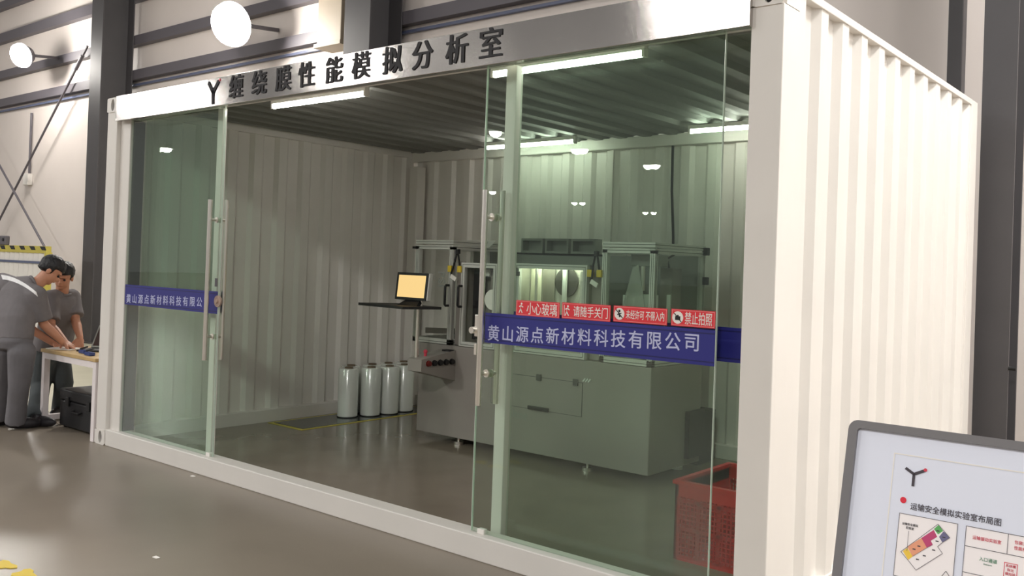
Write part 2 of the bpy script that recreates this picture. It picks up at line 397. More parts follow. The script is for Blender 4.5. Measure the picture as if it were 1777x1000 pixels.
MB().box((.1, .1, .0), (L-.1, D-.05, .05)).build('floor_panel', M['cabfloor'], cab)
def casting(x0, y0, z0, x1, y1, z1, hx, hz):
    b = MB(); n = 24
    # front plate with an oval hole
    c = Vector((hx, y0, hz)); outer = []; inner = []
    for k in range(n):
        an = 2*math.pi*k/n; ca, sa = math.cos(an), math.sin(an)
        inner.append(b.bm.verts.new((hx+.028*ca, y0, hz+.05*sa)))
        tt = min(abs(((x1 if ca > 0 else x0)-hx)/ca) if abs(ca) > 1e-6 else 9, abs(((z1 if sa > 0 else z0)-hz)/sa) if abs(sa) > 1e-6 else 9)
        outer.append(b.bm.verts.new((hx+ca*tt, y0, hz+sa*tt)))
    back = [b.bm.verts.new((v.co.x, y0+.03, v.co.z)) for v in inner]; oback = [b.bm.verts.new((v.co.x, y0+.03, v.co.z)) for v in outer]
    for k in range(n):
        j = (k+1) % n
        b.bm.faces.new((outer[k], outer[j], inner[j], inner[k])); b.bm.faces.new((inner[k], inner[j], back[j], back[k]))
        b.bm.faces.new((outer[j], outer[k], oback[k], oback[j]))
    b.box((x0+.004, y0+.03, z0+.004), (x1-.004, y1, z1-.004))
    return b
posts = []
for x0, x1 in ((0, .165), (L-.153, L)):
    p = MB().box((x0, 0, .12), (x1, .16, 2.76), .006).build('corner_post', M['white'], cab); posts.append(p)
    hx = x0+.09 if x0 < 1 else x1-.07
    for z0, z1 in ((0, .122), (2.757, H)):
        casting(x0-.004, -.006, z0, x1+.004, .165, z1, hx, (z0+z1)/2).build('corner_casting', M['white'], p)
        MB().box((hx-.034, .016, (z0+z1)/2-.054), (hx+.034, .0225, (z0+z1)/2+.054)).build('casting_hole_shade', M['rubber'], p)  # dark plate painted for the shade inside the oval hole
for x0, x1 in ((0, .165), (L-.153, L)):
    MB().box((x0, D-.16, 0), (x1, D, H), .006).build('corner_post', M['white'], cab)
MB().box((.165, .035, .12), (.325, .15, 2.76), .004).build('door_jamb', M['white'], cab)
MB().box((.325, .06, .133), (.338, .15, 2.68)).build('jamb_gap_strip', M['girt'], cab)  # dark strip standing in for the dark gap between jamb and glass
MB().box((.165, 0, 0), (L-.153, .12, .133), .006).build('front_sill', M['white'], cab)
MB().box((.165, .02, 2.685), (L-.153, .09, 2.86), .004).build('front_header', M['white'], cab)
MB().box((L-.05, .16, 2.84), (L, D-.16, H), .003).build('top_rail', M['white'], cab)
MB().box((L-.05, .16, 0), (L, D-.16, .14), .003).build('bottom_rail', M['white'], cab)
MB().box((.2, .16, .045), (.315, D-.16, .165), .004).build('base_rail', M['white'], cab)
MB().box((.2, .16, 2.74), (.285, D-.16, 2.86), .004).build('top_rail', M['white'], cab)
MB().box((.16, D-.12, .05), (L-.1, D-.02, .165), .004).build('base_rail', M['white'], cab)
MB().box((.16, D-.12, 2.70), (L-.1, D-.03, 2.80), .004).build('top_rail', M['white'], cab)
MB().box((2.9, D-.075, .16), (2.93, D-.06, 2.7)).build('seam_strip', M['white'], cab)
MB().box((.315, D-.2, .05), (.44, D-.08, 2.64), .006).build('inner_post', M['white'], cab)
for x0, w_, d_ in ((1.445, .07, .035), (4.35, .075, .055)):
    MB().box((x0, .14, .05), (x0+w_, .14+d_, 2.70), .003).build('door_post', M['white'], cab)

# ------------------------------------------------------------------ steel fascia sign
sg = thing('fascia_sign', (3.06, -.03, 2.672), 'long brushed steel fascia sign with dark Chinese characters above the glass doors', 'sign')
MB().box((.196, -.03, 2.672), (5.912, .018, 2.878), .003).build('panel', M['brushed'], sg)
CH = [('缠', 410), ('绕', 450), ('膜', 492), ('性', 532), ('能', 580), ('模', 627), ('拟', 681), ('分', 733), ('析', 793), ('室', 852)]
XS = [1.955, 2.235, 2.512, 2.765, 3.047, 3.309, 3.593, 3.85, 4.128, 4.384]
for (ch, _), xx in zip(CH, XS):
    text('character', ch, .178, (xx, -.032, 2.775), X, Z, M['letters'], sg, .003, .0055, serif=True)
def ylogo(px, c, U, V, s, m, parent, name='logo'):
    b = MB(); c = Vector(c); N = U.cross(V)
    for an, ln in ((150, .95), (30, .95), (270, 1.35)):
        d = U*math.cos(math.radians(an))+V*math.sin(math.radians(an)); e = d.cross(N)
        p = c-d*s*.12; q = c+d*s*ln; ww = s*.15
        b.prism([p-e*ww-N*.0008, p+e*ww-N*.0008, q+e*ww-N*.0008, q-e*ww-N*.0008], N*.0022)
    return b.build(name, m, parent)
b = MB(); c = Vector((1.66, -.031, 2.775))
for q in ((-.068, .075), (.068, .075), (0, -.085)):
    d = Vector((q[0], 0, q[1])); e = d.normalized().cross(Y)*.014
    b.prism([c-e-d*.06, c+e-d*.06, c+d+e, c+d-e], (0, -.004, 0))
b.build('logo', M['letters'], sg)
MB().cyl((1.742, -.031, 2.857), (1.742, -.034, 2.857), .009, 16).build('logo_dot', M['pinkred'], sg)

# ------------------------------------------------------------------ glass doors, fixed panes
NAMEZ = '黄山源点新材料科技有限公司'
def band(x0, x1, y, z0, z1, parent, tx0=None, tx1=None, tz0=0, tz1=0, cs=.09, name='blue_band'):
    r = MB().box((x0, y-.0015, z0), (x1, y, z1)).build(name, M['blue'], parent)
    for zz in (z0+.014, z1-.02):
        MB().box((x0, y-.0022, zz), (x1, y-.0012, zz+.006)).build('edge_line', M['bluedk'], r)
    if tx0 is not None:
        n = len(NAMEZ)
        for i, ch in enumerate(NAMEZ):
            k = (i+.5)/n
            text('band_character', ch, cs, (tx0+(tx1-tx0)*k, y-.0024, tz0+(tz1-tz0)*k), X, Z, M['pale'], r, .0004, .0012)
    return r
def bar_handle(x, z0, z1, yo, parent, label):
    h = MB().cyl((x, yo, z0), (x, yo, z1), .0165, 18).build('bar_handle', M['steel'], parent, True)
    tag(h, label)
    return h
def glass_door(x0, x1, hx, label, lock):
    d = thing('glass_door', ((x0+x1)/2, .05, .135), label, 'door')
    MB().box((x0+.003, .044, .137), (x1-.003, .056, 2.69)).build('pane', M['glass'], d)
    b = MB()
    for xx in (x0, x1-.003): b.box((xx, .0435, .137), (xx+.003, .0565, 2.69))
    b.build('polished_edge', M['glassedge'], d)
    MB().box((hx-.02 if lock < 0 else hx-.02, .036, .133), (hx+.03, .066, .16), .003).build('bottom_guide', M['whitep'], d)
    MB().box((x0+.1, .03, 2.68), (x0+.18, .07, 2.71)).build('hanger_clamp', M['steel'], d)
    MB().box((x1-.18, .03, 2.68), (x1-.1, .07, 2.71)).build('hanger_clamp', M['steel'], d)
    oh = bar_handle(hx, .835, 2.0, -.012, d, 'outer steel bar of the door handle')
    bar_handle(hx+.02, .835, 2.005, .105, d, 'inner steel bar of the door handle')
    for zz in (1.005, 1.855):
        b = MB().cyl((hx, -.012, zz), (hx, .044, zz), .011, 14).cyl((hx+.005, .036, zz), (hx+.005, .0435, zz), .022, 18)
        b.cyl((hx+.02, .056, zz), (hx+.02, .105, zz), .011, 14).cyl((hx+.02, .0565, zz), (hx+.02, .064, zz), .022, 18)
        b.build('standoff', M['steel'], oh, True)
    return d
dl = glass_door(.235, 1.70, 1.645, 'left sliding glass door standing open, with blue lettered band and steel bar handles', 1)
band(.24, 1.697, .0435, 1.172, 1.335, dl, .34, 1.60, 1.215, 1.245, .078)
# black notched lines left of the band, round lock
MB().cyl((1.712, .03, 1.265), (1.712, .0435, 1.265), .042, 24).cyl((1.712, .018, 1.265), (1.712, .031, 1.265), .014, 14).build('round_lock', mat('lock_face', S(196, 172, 158), .35, .4), dl, True)
MB().box((1.655, .04, 1.37), (1.685, .0435, 1.43)).build('small_tag', M['girt'], dl)
dr = glass_door(4.292, 5.76, 4.365, 'right sliding glass door with red warning stickers above a blue lettered band', -1)
band(4.345, 5.757, .0435, 1.172, 1.335, dr, 4.36, 5.69, 1.218, 1.268, .09)
b = MB().box((4.278, .03, 1.20), (4.318, .0435, 1.32), .003).cyl((4.283, .0, 1.235), (4.283, .03, 1.235), .018, 16).box((4.284, .025, 1.10), (4.302, .042, 1.16), .002)
b.build('door_lock', M['steel'], dr)
stk = [(4.566, 4.860, 1.334, 1.414, '小心玻璃', .068, 'slipping figure icon and four characters'), (4.876, 5.178, 1.336, 1.417, '请随手关门', .058, 'figure at a door icon and five characters'),
       (5.196, 5.502, 1.340, 1.418, '未经许可 不得入内', .046, 'round no-entry icon and eight small characters'), (5.524, 5.828, 1.342, 1.420, '禁止拍照', .062, 'round no-camera icon and four characters')]
for i, (x0, x1, z0, z1, tx, cs, lb) in enumerate(stk):
    x1 = min(x1, 5.755)if i == 3 else x1
    s_ = MB().box((x0, .0418, z0), (x1, .0435, z1)).build('warning_sticker', M['red'], dr)
    tag(s_, 'red warning sticker with '+lb)
    MB().frame((x0+.004, .0414, z0+.004), X, Z, x1-x0-.008, z1-z0-.008, .0022, (0, .0006, 0)).build('sticker_border', mat('sticker_border', S(238, 150, 150), .5) if i == 0 else bpy.data.materials['sticker_border'], s_)
    ic = Vector((x0+.036, .0412, (z0+z1)/2))
    b = MB()
    if i >= 2:
        b.cyl(ic, ic-Y*.0006, .029, 28); b.build('icon_disc', M['whitep'], s_)
        b = MB()
        if i == 2:
            b.sph(ic+Vector((0, -.001, .014)), .006, 10, 6).bar(ic+Vector((-.004, -.001, .006)), ic+Vector((.004, -.001, -.016)), .001, .008).bar(ic+Vector((-.012, -.001, -.004)), ic+Vector((.012, -.001, .004)), .001, .005)
        else:
            b.box(ic+Vector((-.014, -.0012, -.012)), ic+Vector((.014, -.0008, .006))).box(ic+Vector((-.005, -.0012, .006)), ic+Vector((.005, -.0008, .012)))
        b.bar(ic+Vector((-.02, -.0014, .02)), ic+Vector((.02, -.0014, -.02)), .001, .004)
        b.build('icon_figure', M['letters'], s_)
    else:
        b.sph(ic+Vector((.002, 0, .022)), .006, 10, 6, (1, .1, 1))
        for p, q in (((0, .015), (-.004, -.006)), ((-.004, -.006), (-.014, -.026)), ((-.004, -.006), (.008, -.026)), ((-.001, .012), (.014, .004)), ((-.001, .012), (-.014, .006))):
            b.bar(ic+Vector((p[0], -.0004, p[1])), ic+Vector((q[0], -.0004, q[1])), .001, .0055)
        if i == 1: b.box(ic+Vector((-.022, -.0008, -.028)), ic+Vector((-.019, 0, .028)))
        b.build('icon_figure', M['whitep'], s_)
    text('sticker_text', tx, cs, ((x0+.07+x1-.012)/2, .0412, (z0+z1)/2), X, Z, M['whitep'], s_, .0004, .0004, width=x1-x0-.09)
pl = thing('fixed_glass_panel', (.9, .17, .05), 'fixed green-tinted pane behind the left sliding door', 'glass panel')
MB().obox((.89, .172, 1.375), (1.12, .01, 2.65), ((1, .006, 0), (-.006, 1, 0), (0, 0, 1))).build('pane', M['glass'], pl)
band(.29, 1.45, .164, 1.165, 1.325, pl)
pr_ = thing('fixed_glass_panel', (5.2, .17, .05), 'fixed green-tinted pane behind the right sliding door', 'glass panel')
MB().obox((5.165, .172, 1.375), (1.45, .01, 2.65), ((1, .0055, 0), (-.0055, 1, 0), (0, 0, 1))).build('pane', M['glass'], pr_)
band(4.445, 5.898, .164, 1.185, 1.345, pr_)

# ------------------------------------------------------------------ tube lights in the cabin
for x0, yy, lb in ((1.72, .42, 'lit ceiling tube at the front of the cabin, over the open doorway'), (4.0, .40, 'lit ceiling tube at the front of the cabin, behind the right glass door'),
                   (1.67, 2.84, 'lit ceiling tube at the rear of the cabin above the left of the machine'), (3.975, 2.78, 'lit ceiling tube at the rear of the cabin near the right end')):
    t = thing('tube_light', (x0+.55, yy, 2.72), lb, 'light', 'tube lights under the cabin roof')
    MB().box((x0, yy-.02, 2.755), (x0+1.1, yy+.02, 2.788), .004).build('batten', M['whitep'], t)
    MB().cyl((x0+.02, yy, 2.738), (x0+1.08, yy, 2.738), .016, 16).build('tube', M['tube'], t, True)
    for xx in (x0, x0+1.08): MB().box((xx, yy-.02, 2.72), (xx+.02, yy+.02, 2.76), .003).build('end_cap', M['whitep'], t)
pts = [(3.575, D-.09, 2.70), (3.58, D-.09, 2.3), (3.61, D-.09, 1.9), (3.63, D-.09, 1.2)]
solo(MB().tube(pts, .012).build('power_cable', M['rubber']), 'dark cable hanging down the rear wall behind the right tower', 'cable')

# ------------------------------------------------------------------ test machine
F, BK = 1.93, 2.67
mc = thing('test_machine', (3.0, 2.3, .05), 'large grey film testing machine with glazed towers inside the cabin', 'machine')
base = MB().box((1.80, F, .115), (4.23, BK, .895), .006).build('base_cabinet', M['grey'], mc)
MB().frame((2.68, F-.0025, .463), X, Z, .94, .262, .004, (0, .003, 0)).build('hatch_seam', M['alu_dark'], base)
MB().box((2.684, F-.004, .467), (3.616, F-.0008, .721)).build('access_hatch', M['grey'], base)
MB().box((3.09, F-.02, .462), (3.30, F-.004, .492), .004).build('hatch_handle', M['black'], base)
for xx, zz in ((3.19, .722), (3.555, .722)):
    MB().box((xx-.024, F-.016, zz-.025), (xx+.024, F-.003, zz+.025), .003).build('latch', M['alu_dark'], base)
text('brand_text', 'siltoe', .1, (2.97, F-.001, .40), X, Z, M['grey2'], base, .0006, .001)
b = MB()
for k in range(3): b.bar((3.62+.025*k, F-.004, .735), (3.645+.025*k, F-.004, .76), .003, .012)
b.build('tape_strip', M['film'], base)
for xx, yy in ((1.92, 2.56), (2.26, 2.0), (3.64, 2.0), (4.1, 2.56)):
    MB().cyl((xx, yy, .05), (xx, yy, .075), .042, 20).cyl((xx, yy, .075), (xx, yy, .12), .012, 12).build('levelling_foot', M['steel'], mc, True)
# console with buttons, on the left front
con = MB().prism([(2.09, 1.54, .70), (2.09, 1.54, .80), (2.09, F, .86), (2.09, F, .60)], (.165, 0, 0)).build('console', M['grey'], mc)
bl = ['red push button', None, None, None, None]
for i in range(5):
    yy = 1.615+.067*i
    o = MB().cyl((2.255, yy, .765), (2.277, yy, .765), .021, 18).cyl((2.254, yy, .765), (2.259, yy, .765), .026, 18).build('push_button', mat('button_red', S(110, 28, 24), .4) if i == 0 else M['black'], con, True)
    if i == 0: o['label'] = 'dark red push button'
MB().cyl((2.17, 1.66, .80), (2.17, 1.66, .85), .012, 12).sph((2.17, 1.66, .855), .018).build('indicator', M['pinkred'], con)
MB().box((2.16, 1.86, .848), (2.25, 1.92, .862)).build('label_plate', M['letters'], con)
# film tower builder
def tower(x0, x1, door_handle, side):
    t = MB()
    W = .042
    for xx in (x0, x1-W):
        for yy in (F, BK-W): t.box((xx, yy, .90), (xx+W, yy+W, 1.745))
    for yy in (F, BK-W):
        for zz in (.90, 1.72, 1.765): t.box((x0, yy, zz), (x1, yy+W, zz+(.042 if zz < 1.7 else .035)))
    for xx in (x0, x1-W):
        for zz in (.90, 1.72, 1.765): t.box((xx, F+W, zz), (xx+W, BK-W, zz+(.042 if zz < 1.7 else .035)))
    o = t.build('tower_frame', M['alu'], mc)
    g = MB()
    for xx in (x0+.012, x0+.027, x1-.03, x1-.015): g.box((xx, F-.0008, .93), (xx+.004, F+.001, 1.72))
    for yy in (F+.013, F+.026, BK-.03, BK-.016):
        g.box((x1-.001, yy, .93), (x1+.0008, yy+.004, 1.72))
    for zz in (.915, 1.738, 1.782):
        g.box((x0, F-.0008, zz), (x1, F+.001, zz+.004)).box((x1-.001, F, zz), (x1+.0008, BK, zz+.004))
    g.build('profile_groove', M['alu_dark'], o)
    MB().box((x0+W, F+.018, .94), (x1-W, F+.024, 1.72)).build('front_pane', M['clear'], o)
    MB().box((x1-.024, F+W, .94), (x1-.018, BK-W, 1.72)).build('side_pane', M['clear'], o)
    MB().box((x0+.018, F+W, .94), (x0+.024, BK-W, 1.72)).build('side_pane', M['clear'], o)
    MB().box((x0+W, BK-.03, .94), (x1-W, BK-.02, 1.72)).build('back_panel', M['grey2'], o)
    MB().box((x0+W, F+W, 1.79), (x1-W, BK-W, 1.797)).build('top_panel', M['clear'], o)
    for xx in (x1-.01,):
        for zz in (1.73, 1.5, 1.2, .95): MB().box((xx, BK-.04, zz), (xx+.045, BK+.005, zz+.06), .004).build('hinge', M['black'], o)
    return o
def uhandle(x, y, z0, z1, parent):
    MB().tube([(x, y, z0), (x, y-.035, z0), (x, y-.045, z0+.012), (x, y-.045, z1-.012), (x, y-.035, z1), (x, y, z1)], .011, 10).build('door_handle', M['black'], parent, True)
tl = tower(1.712, 2.182, True, -1)
uhandle(2.145, F, 1.235, 1.41, tl)
text('tower_text', 'PSI', .12, (2.03, F+.016, 1.46), -Z, X, M['grey2'], tl, .0005, .001)
MB().obox((1.93, F+.12, 1.0), (.36, .012, .05), ((1, 0, .04), (0, 1, 0), (-.04, 0, 1))).build('lower_shelf', M['grey'], tl)
MB().box((1.70, F-.03, 1.72), (1.735, F, 1.74)).build('corner_bracket', M['black'], tl)
tr = tower(3.762, 4.228, False, 1)
# inside the right tower: film roll, web, bracket and carriage
rc = at(1112, 510, 1, 2.2)
MB().lathe([(.03, .93), (.115, .93), (.125, .95), (.125, rc.z-.02), (.115, rc.z), (.03, rc.z)], (rc.x, 2.2, 0)).build('film_roll', M['film'], tr, True)
w0, w1, w2, w3 = at(1098, 464, 1, 2.06), at(1108, 460, 1, 2.06), at(1120, 540, 1, 2.06), at(1078, 540, 1, 2.06)
MB().prism([w0, w1, w2, w3], (0, .004, 0)).build('film_web', M['web'], tr)
r0 = at(1106, 462, 1, 2.1); r1 = at(1114, 505, 1, 2.1)
MB().cyl((r0.x, 2.1, r1.z), (r0.x, 2.1, r0.z), .012, 14).cyl((r0.x+.05, 2.1, r1.z), (r0.x+.05, 2.1, r0.z), .02, 14).sph((r0.x+.02, 2.1, r1.z+.01), .03).build('roller', M['steel'], tr, True)
MB().box((r0.x-.05, 2.08, r0.z), (r0.x+.16, 2.28, 1.715), .006).build('roller_head', M['grey2'], tr)
q0, q1 = at(1146, 465, 1, 2.36), at(1165, 530, 1, 2.36)
MB().box((q0.x, 2.36, .95), (q1.x, 2.5, q0.z), .006).build('carriage', M['grey'], tr)
for pu, yy in ((1084, 2.06), (1137, 2.06), (1160, 2.3)):
    g0 = at(pu, 512, 1, yy)
    MB().box((g0.x-.017, yy, .95), (g0.x+.017, yy+.02, g0.z), .003).build('guide_bar', M['film'], tr)
MB().tube([(q0.x+.03, 2.44, q0.z), (q0.x+.01, 2.45, q0.z+.05), (q0.x-.03, 2.47, q0.z+.02), (q0.x-.02, 2.48, q0.z+.07), (q0.x+.04, 2.5, 1.73)], .008).build('hose', M['rubber'], tr)
# two low test chambers with framed windows
def chamber(x0, x1, zt):
    b = MB().box((x0, F+.19, .90), (x1, F+.2, zt)).box((x0, F+.03, .90), (x0+.01, F+.195, zt)).box((x1-.01, F+.03, .90), (x1, F+.195, zt)).box((x0, F+.03, .895), (x1, F+.195, .905)).box((x0, F+.03, zt-.01), (x1, F+.195, zt))
    c = b.build('test_chamber', M['steel_in'], mc)
    MB().frame((x0, F-.004, .90), X, Z, x1-x0, zt-.90, .04, (0, .036, 0)).build('window_frame', M['alu'], c)
    g = MB().frame((x0+.014, F-.0048, .914), X, Z, x1-x0-.028, zt-.90-.028, .004, (0, .001, 0))
    g.build('profile_groove', M['alu_dark'], c)
    MB().box((x0+.04, F+.012, .94), (x1-.04, F+.018, zt-.04)).build('window_pane', M['clear'], c)
    return c
M['steel_in'] = mat('chamber_sheet', S(178, 174, 164), .4, .15)
M['strip'] = mat('chamber_lamp', (1, 1, 1, 1), .4, emit=(1, .98, .86, 1), estr=26.0)
c1 = chamber(2.29, 2.70, 1.61)
uhandle(2.305, F-.004, 1.235, 1.41, c1)
MB().box((2.36, F+.08, .96), (2.44, F+.15, 1.55)).build('inner_column', M['black'], c1)
MB().box((2.52, F+.12, 1.0), (2.58, F+.16, 1.55)).build('inner_rail', M['grey'], c1)
MB().box((2.46, F+.1, 1.50), (2.52, F+.14, 1.56)).build('sensor_head', M['whitep'], c1)
b = MB().cyl((2.645, F+.0105, 1.31), (2.645, F+.0118, 1.31), .085, 32)
b.build('round_sticker', M['whitep'], c1)
c2 = chamber(2.90, 3.625, 1.62)
YB = F+.18
pa, pb = at(923, 470, 1, YB), at(941, 470, 1, YB)
MB().box((pa.x, YB-.008, .96), (pb.x, YB, 1.585)).build('lit_plate', mat('polished_plate', S(226, 222, 200), .3, .1), c2)
pa, pb = at(944, 470, 1, YB), at(964, 470, 1, YB)
MB().box((pa.x, YB-.004, .96), (pb.x, YB, 1.585)).build('dark_plate', mat('dull_plate', S(128, 122, 112), .4, .2), c2)
pa = at(984, 490, 1, YB)
MB().cyl((pa.x, YB-.012, pa.z), (pa.x, YB, pa.z), .115, 36).build('round_plate', mat('disc_dark', S(84, 80, 76), .3, .5), c2, True)
MB().box((pa.x-.016, YB-.04, .96), (pa.x+.02, YB-.022, 1.585)).build('inner_rail', M['alu'], c2)
pb = at(1012, 480, 1, F+.07)
MB().box((pb.x-.02, F+.06, .96), (pb.x+.02, F+.08, 1.575)).build('bright_rail', M['whitep'], c2)
MB().cyl((3.04, F+.1, .95), (3.04, F+.1, 1.58), .012, 14).build('inner_roller', M['steel'], c2, True)
MB().box((2.97, F+.07, 1.592), (3.56, F+.11, 1.604)).build('inner_lamp', M['strip'], c2)
for dx, dz in ((.025, 1.565), (.052, 1.535)):
    MB().box((2.90+dx-.03, F-.035, dz-.018), (2.90+dx, F-.004, dz+.018), .003).build('hinge', M['black'], c2)
# posts between modules with yellow cable sensors
for x0, x1 in ((2.19, 2.285), (2.71, 2.89), (3.635, 3.755)):
    MB().box((x0, F+.05, .90), (x1, F+.06, 1.62)).build('filler_panel', M['grey'], mc)
for xs, zz in (((2.16, 2.275), 1.553), ((3.655, 3.745), 1.56)):
    for k, xx in enumerate(xs):
        MB().box((xx-.022, F-.02, zz-.028), (xx+.022, F+.02, zz+.028), .004).build('yellow_sensor', M['yellow'], mc)
    xa, xb = xs
    MB().tube([(xb-.01, F, zz+.03), (xb-.02, F-.01, zz+.12), (xb-.06, F+.02, zz+.16), (xb-.06, F-.01, zz+.06), (xa+.03, F-.02, zz-.03), (xa+.01, F, zz-.05)], .008).build('sensor_cable', M['rubber'], mc, True)
    MB().box((xb-.055, F-.015, zz+.13), (xb-.025, F+.02, zz+.17), .003).build('cable_plug', M['black'], mc)
    MB().obox((xa+.045, F-.01, zz-.075), (.07, .01, .035), ((1, 0, -.5), (0, 1, 0), (.5, 0, 1))).build('paper_tag', M['whitep'], mc)
# rear enclosure with three trunk boxes, hood at the left
MB().box((2.19, BK-.03, .90), (3.755, BK-.01, 1.71), .003).build('rear_panel', M['grey2'], mc)
MB().tube([(2.25, BK-.035, 1.715), (2.8, BK-.035, 1.71), (3.3, BK-.035, 1.712)], .008).build('rear_cable', M['rubber'], mc)
for x0, x1 in ((2.37, 2.62), (2.65, 2.91), (2.94, 3.2)):
    b = MB().frame((x0, 2.60, 1.72), X, Z, x1-x0, .13, .02, (0, .1, 0)).box((x0+.02, 2.68, 1.74), (x1-.02, 2.69, 1.83))
    b.build('fan_box', M['grey2'], mc)
p, q = at(803, 418, 1, 2.4), at(862, 431, 1, 2.4)
hd = MB().prism([(p.x, 2.38, p.z), (q.x, 2.38, p.z), (q.x, 2.30, q.z), (p.x, 2.30, q.z)], (0, .012, .004)).build('hood', M['alu'], mc)
MB().bar((q.x-.1, 2.39, q.z), (q.x-.1, 2.42, 1.0), .025).build('hood_post', M['alu'], mc)
# monitor arm: pole and keyboard shelf belong to the machine
YM = 1.60
pp = at(722, 620, 1, YM); st = at(722, 531, 1, YM)
MB().cyl((2.125, YM, .80), (2.125, YM, st.z), .016, 16).build('monitor_pole', M['steel'], mc, True)
a1, a2 = at(646, 535, 1, YM), at(733, 541, 1, YM)
zt = st.z
MB().prism([(a1.x-.03, YM-.13, zt), (a2.x-.02, YM-.2, zt), (a2.x+.12, YM+.10, zt), (a1.x+.1, YM+.18, zt)], (0, 0, -.022)).build('keyboard_shelf', M['black'], mc)
s1, s2, s3 = at(687, 472, 1, YM), at(742, 473, 1, YM), at(686, 519, 1, YM)
wM, hM = s2.x-s1.x, s1.z-s3.z
mon = thing('monitor', ((s1.x+s2.x)/2, YM, zt), 'flat monitor with a lit orange-yellow screen on the arm before the machine', 'monitor')
tv = Vector((0, .1, 1)).normalized(); O = Vector((s1.x, YM, s3.z))
N = X.cross(tv)
MB().obox(O+X*wM/2+tv*hM/2-N*.025, (wM, hM, .04), (X, tv, N), .006).build('casing', M['alu'], mon)
MB().frame(O-N*.004, X, tv, wM-.012, hM, .022, N*.006).build('bezel', M['black'], mon)
MB().obox(O+X*(wM-.012)/2+tv*hM/2-N*.001, (wM-.05, hM-.04, .004), (X, tv, N)).build('screen', M['screen'], mon)
cx = (s1.x+s2.x)/2
MB().prism([(cx-.12, YM-.04, zt), (cx+.12, YM-.04, zt), (cx+.1, YM+.02, s3.z+.01), (cx-.06, YM+.02, s3.z+.01)], (0, .04, 0)).build('stand', M['black'], mon)
MB().cyl((cx+.1, YM+.03, zt), (cx+.1, YM+.03, s3.z+.04), .012, 12).build('support_rod', M['steel'], mon)
# dark vent box on the cabinet's right side and plastic scraps
MB().box((4.23, 2.43, .17), (4.27, 2.665, .53), .004).build('side_vent', M['black'], mc)

# dark chest behind the machine at the right
solo(MB().box((3.80, 2.78, .05), (4.16, 3.05, .48), .01).build('dark_chest', M['case']), 'dark low chest on the cabin floor behind the right end of the machine', 'chest')

# ------------------------------------------------------------------ film rolls on the floor plate
pl_ = thing('floor_plate', (.62, 2.2, .05), 'dark shiny floor plate edged with yellow tape along the left cabin wall', 'floor plate')
MB().box((.40, 1.44, .05), (.84, 3.06, .056)).build('plate', M['mat_floor'], pl_)
MB().frame((.36, 1.40, .05), X, Y, .52, 1.68, .035, (0, 0, .004)).build('yellow_tape', M['ytape'], pl_)
rolls = [(.585, 2.14), (.665, 2.355), (.69, 2.57), (.67, 2.79), (.43, 2.29), (.47, 2.53), (.47, 2.745), (.455, 2.965)]
rl = ['clear film roll, nearest of the front row, leftmost of all', 'clear film roll, second in the front row', 'clear film roll, third in the front row', 'clear film roll at the far end of the front row, beside the machine',
      'clear film roll half hidden behind the first front roll', 'clear film roll hidden behind the second front roll', 'clear film roll hidden behind the third front roll', 'clear film roll hidden behind the last front roll']
proto = None
for (x, y), lb in zip(rolls, rl):
    if proto is None:
        proto = thing('film_roll', (x, y, .056), lb, 'film roll', 'stretch film rolls standing on the floor plate')
        MB().lathe([(.04, .478), (.09, .478), (.098, .468), (.098, .012), (.09, .004), (.04, .004)], (x, y, .056)).build('film', M['film'], proto, True)
        MB().lathe([(.032, .004), (.041, .004), (.041, .49), (.032, .49), (.032, .004)], (x, y, .056)).build('core', M['card'], proto, True)
        MB().cyl((x, y, .056), (x, y, .062), .1, 28).build('bottom_cap', M['rubber'], proto)
        continue
    c = copy_tree(proto); c.location = (x, y, .056); c.rotation_euler = (0, 0, x*9+y); c['label'] = lb

# ------------------------------------------------------------------ red mesh crate
cr = thing('crate', (5.52, .95, .05), 'red plastic mesh crate on the cabin floor behind the right glass', 'crate')
x0, x1, y0, y1, zt = 5.225, 5.80, .64, 1.25, .475
def lattice(o, U, w, N):
    b = MB(); o = Vector(o); h = zt-.05-.10
    nx, nz = int(w/.024), int(h/.024)
    for i in range(nx+1):
        ww = .0035 if i % 5 else .012
        b.prism([o+U*(w*i/nx-ww), o+U*(w*i/nx+ww), o+U*(w*i/nx+ww)+Z*h, o+U*(w*i/nx-ww)+Z*h], N*.006)
    for k in range(nz+1):
        ww = .0035 if k % 6 else .01
        b.prism([o+Z*(h*k/nz-ww), o+Z*(h*k/nz-ww)+U*w, o+Z*(h*k/nz+ww)+U*w, o+Z*(h*k/nz+ww)], N*.005)
    return b
lattice((x0+.02, y0+.002, .07), X, x1-x0-.04, Y).build('mesh_side', M['crate'], cr)
lattice((x0+.02, y1-.008, .07), X, x1-x0-.04, Y).build('mesh_side', M['crate'], cr)
MB().box((x0, y0, .05), (x0+.012, y1, zt-.02)).build('solid_side', M['crate'], cr)
lattice((x1-.01, y0+.02, .07), Y, y1-y0-.04, X).build('mesh_side', M['crate'], cr)
MB().box((x0, y0, .05), (x1, y1, .062)).build('bottom', M['crate'], cr)
b = MB().frame((x0-.012, y0-.012, zt-.02), X, Y, x1-x0+.024, y1-y0+.024, .03, (0, 0, .02))
b.frame((x0, y0, zt-.085), X, Y, x1-x0, y1-y0, .012, (0, 0, .066))
b.build('rim', M['crate'], cr)
for xx in (x0, x1-.02):
    for yy in (y0, y1-.02): MB().box((xx, yy, .05), (xx+.02, yy+.02, zt-.02)).build('corner_rib', M['crate'], cr)

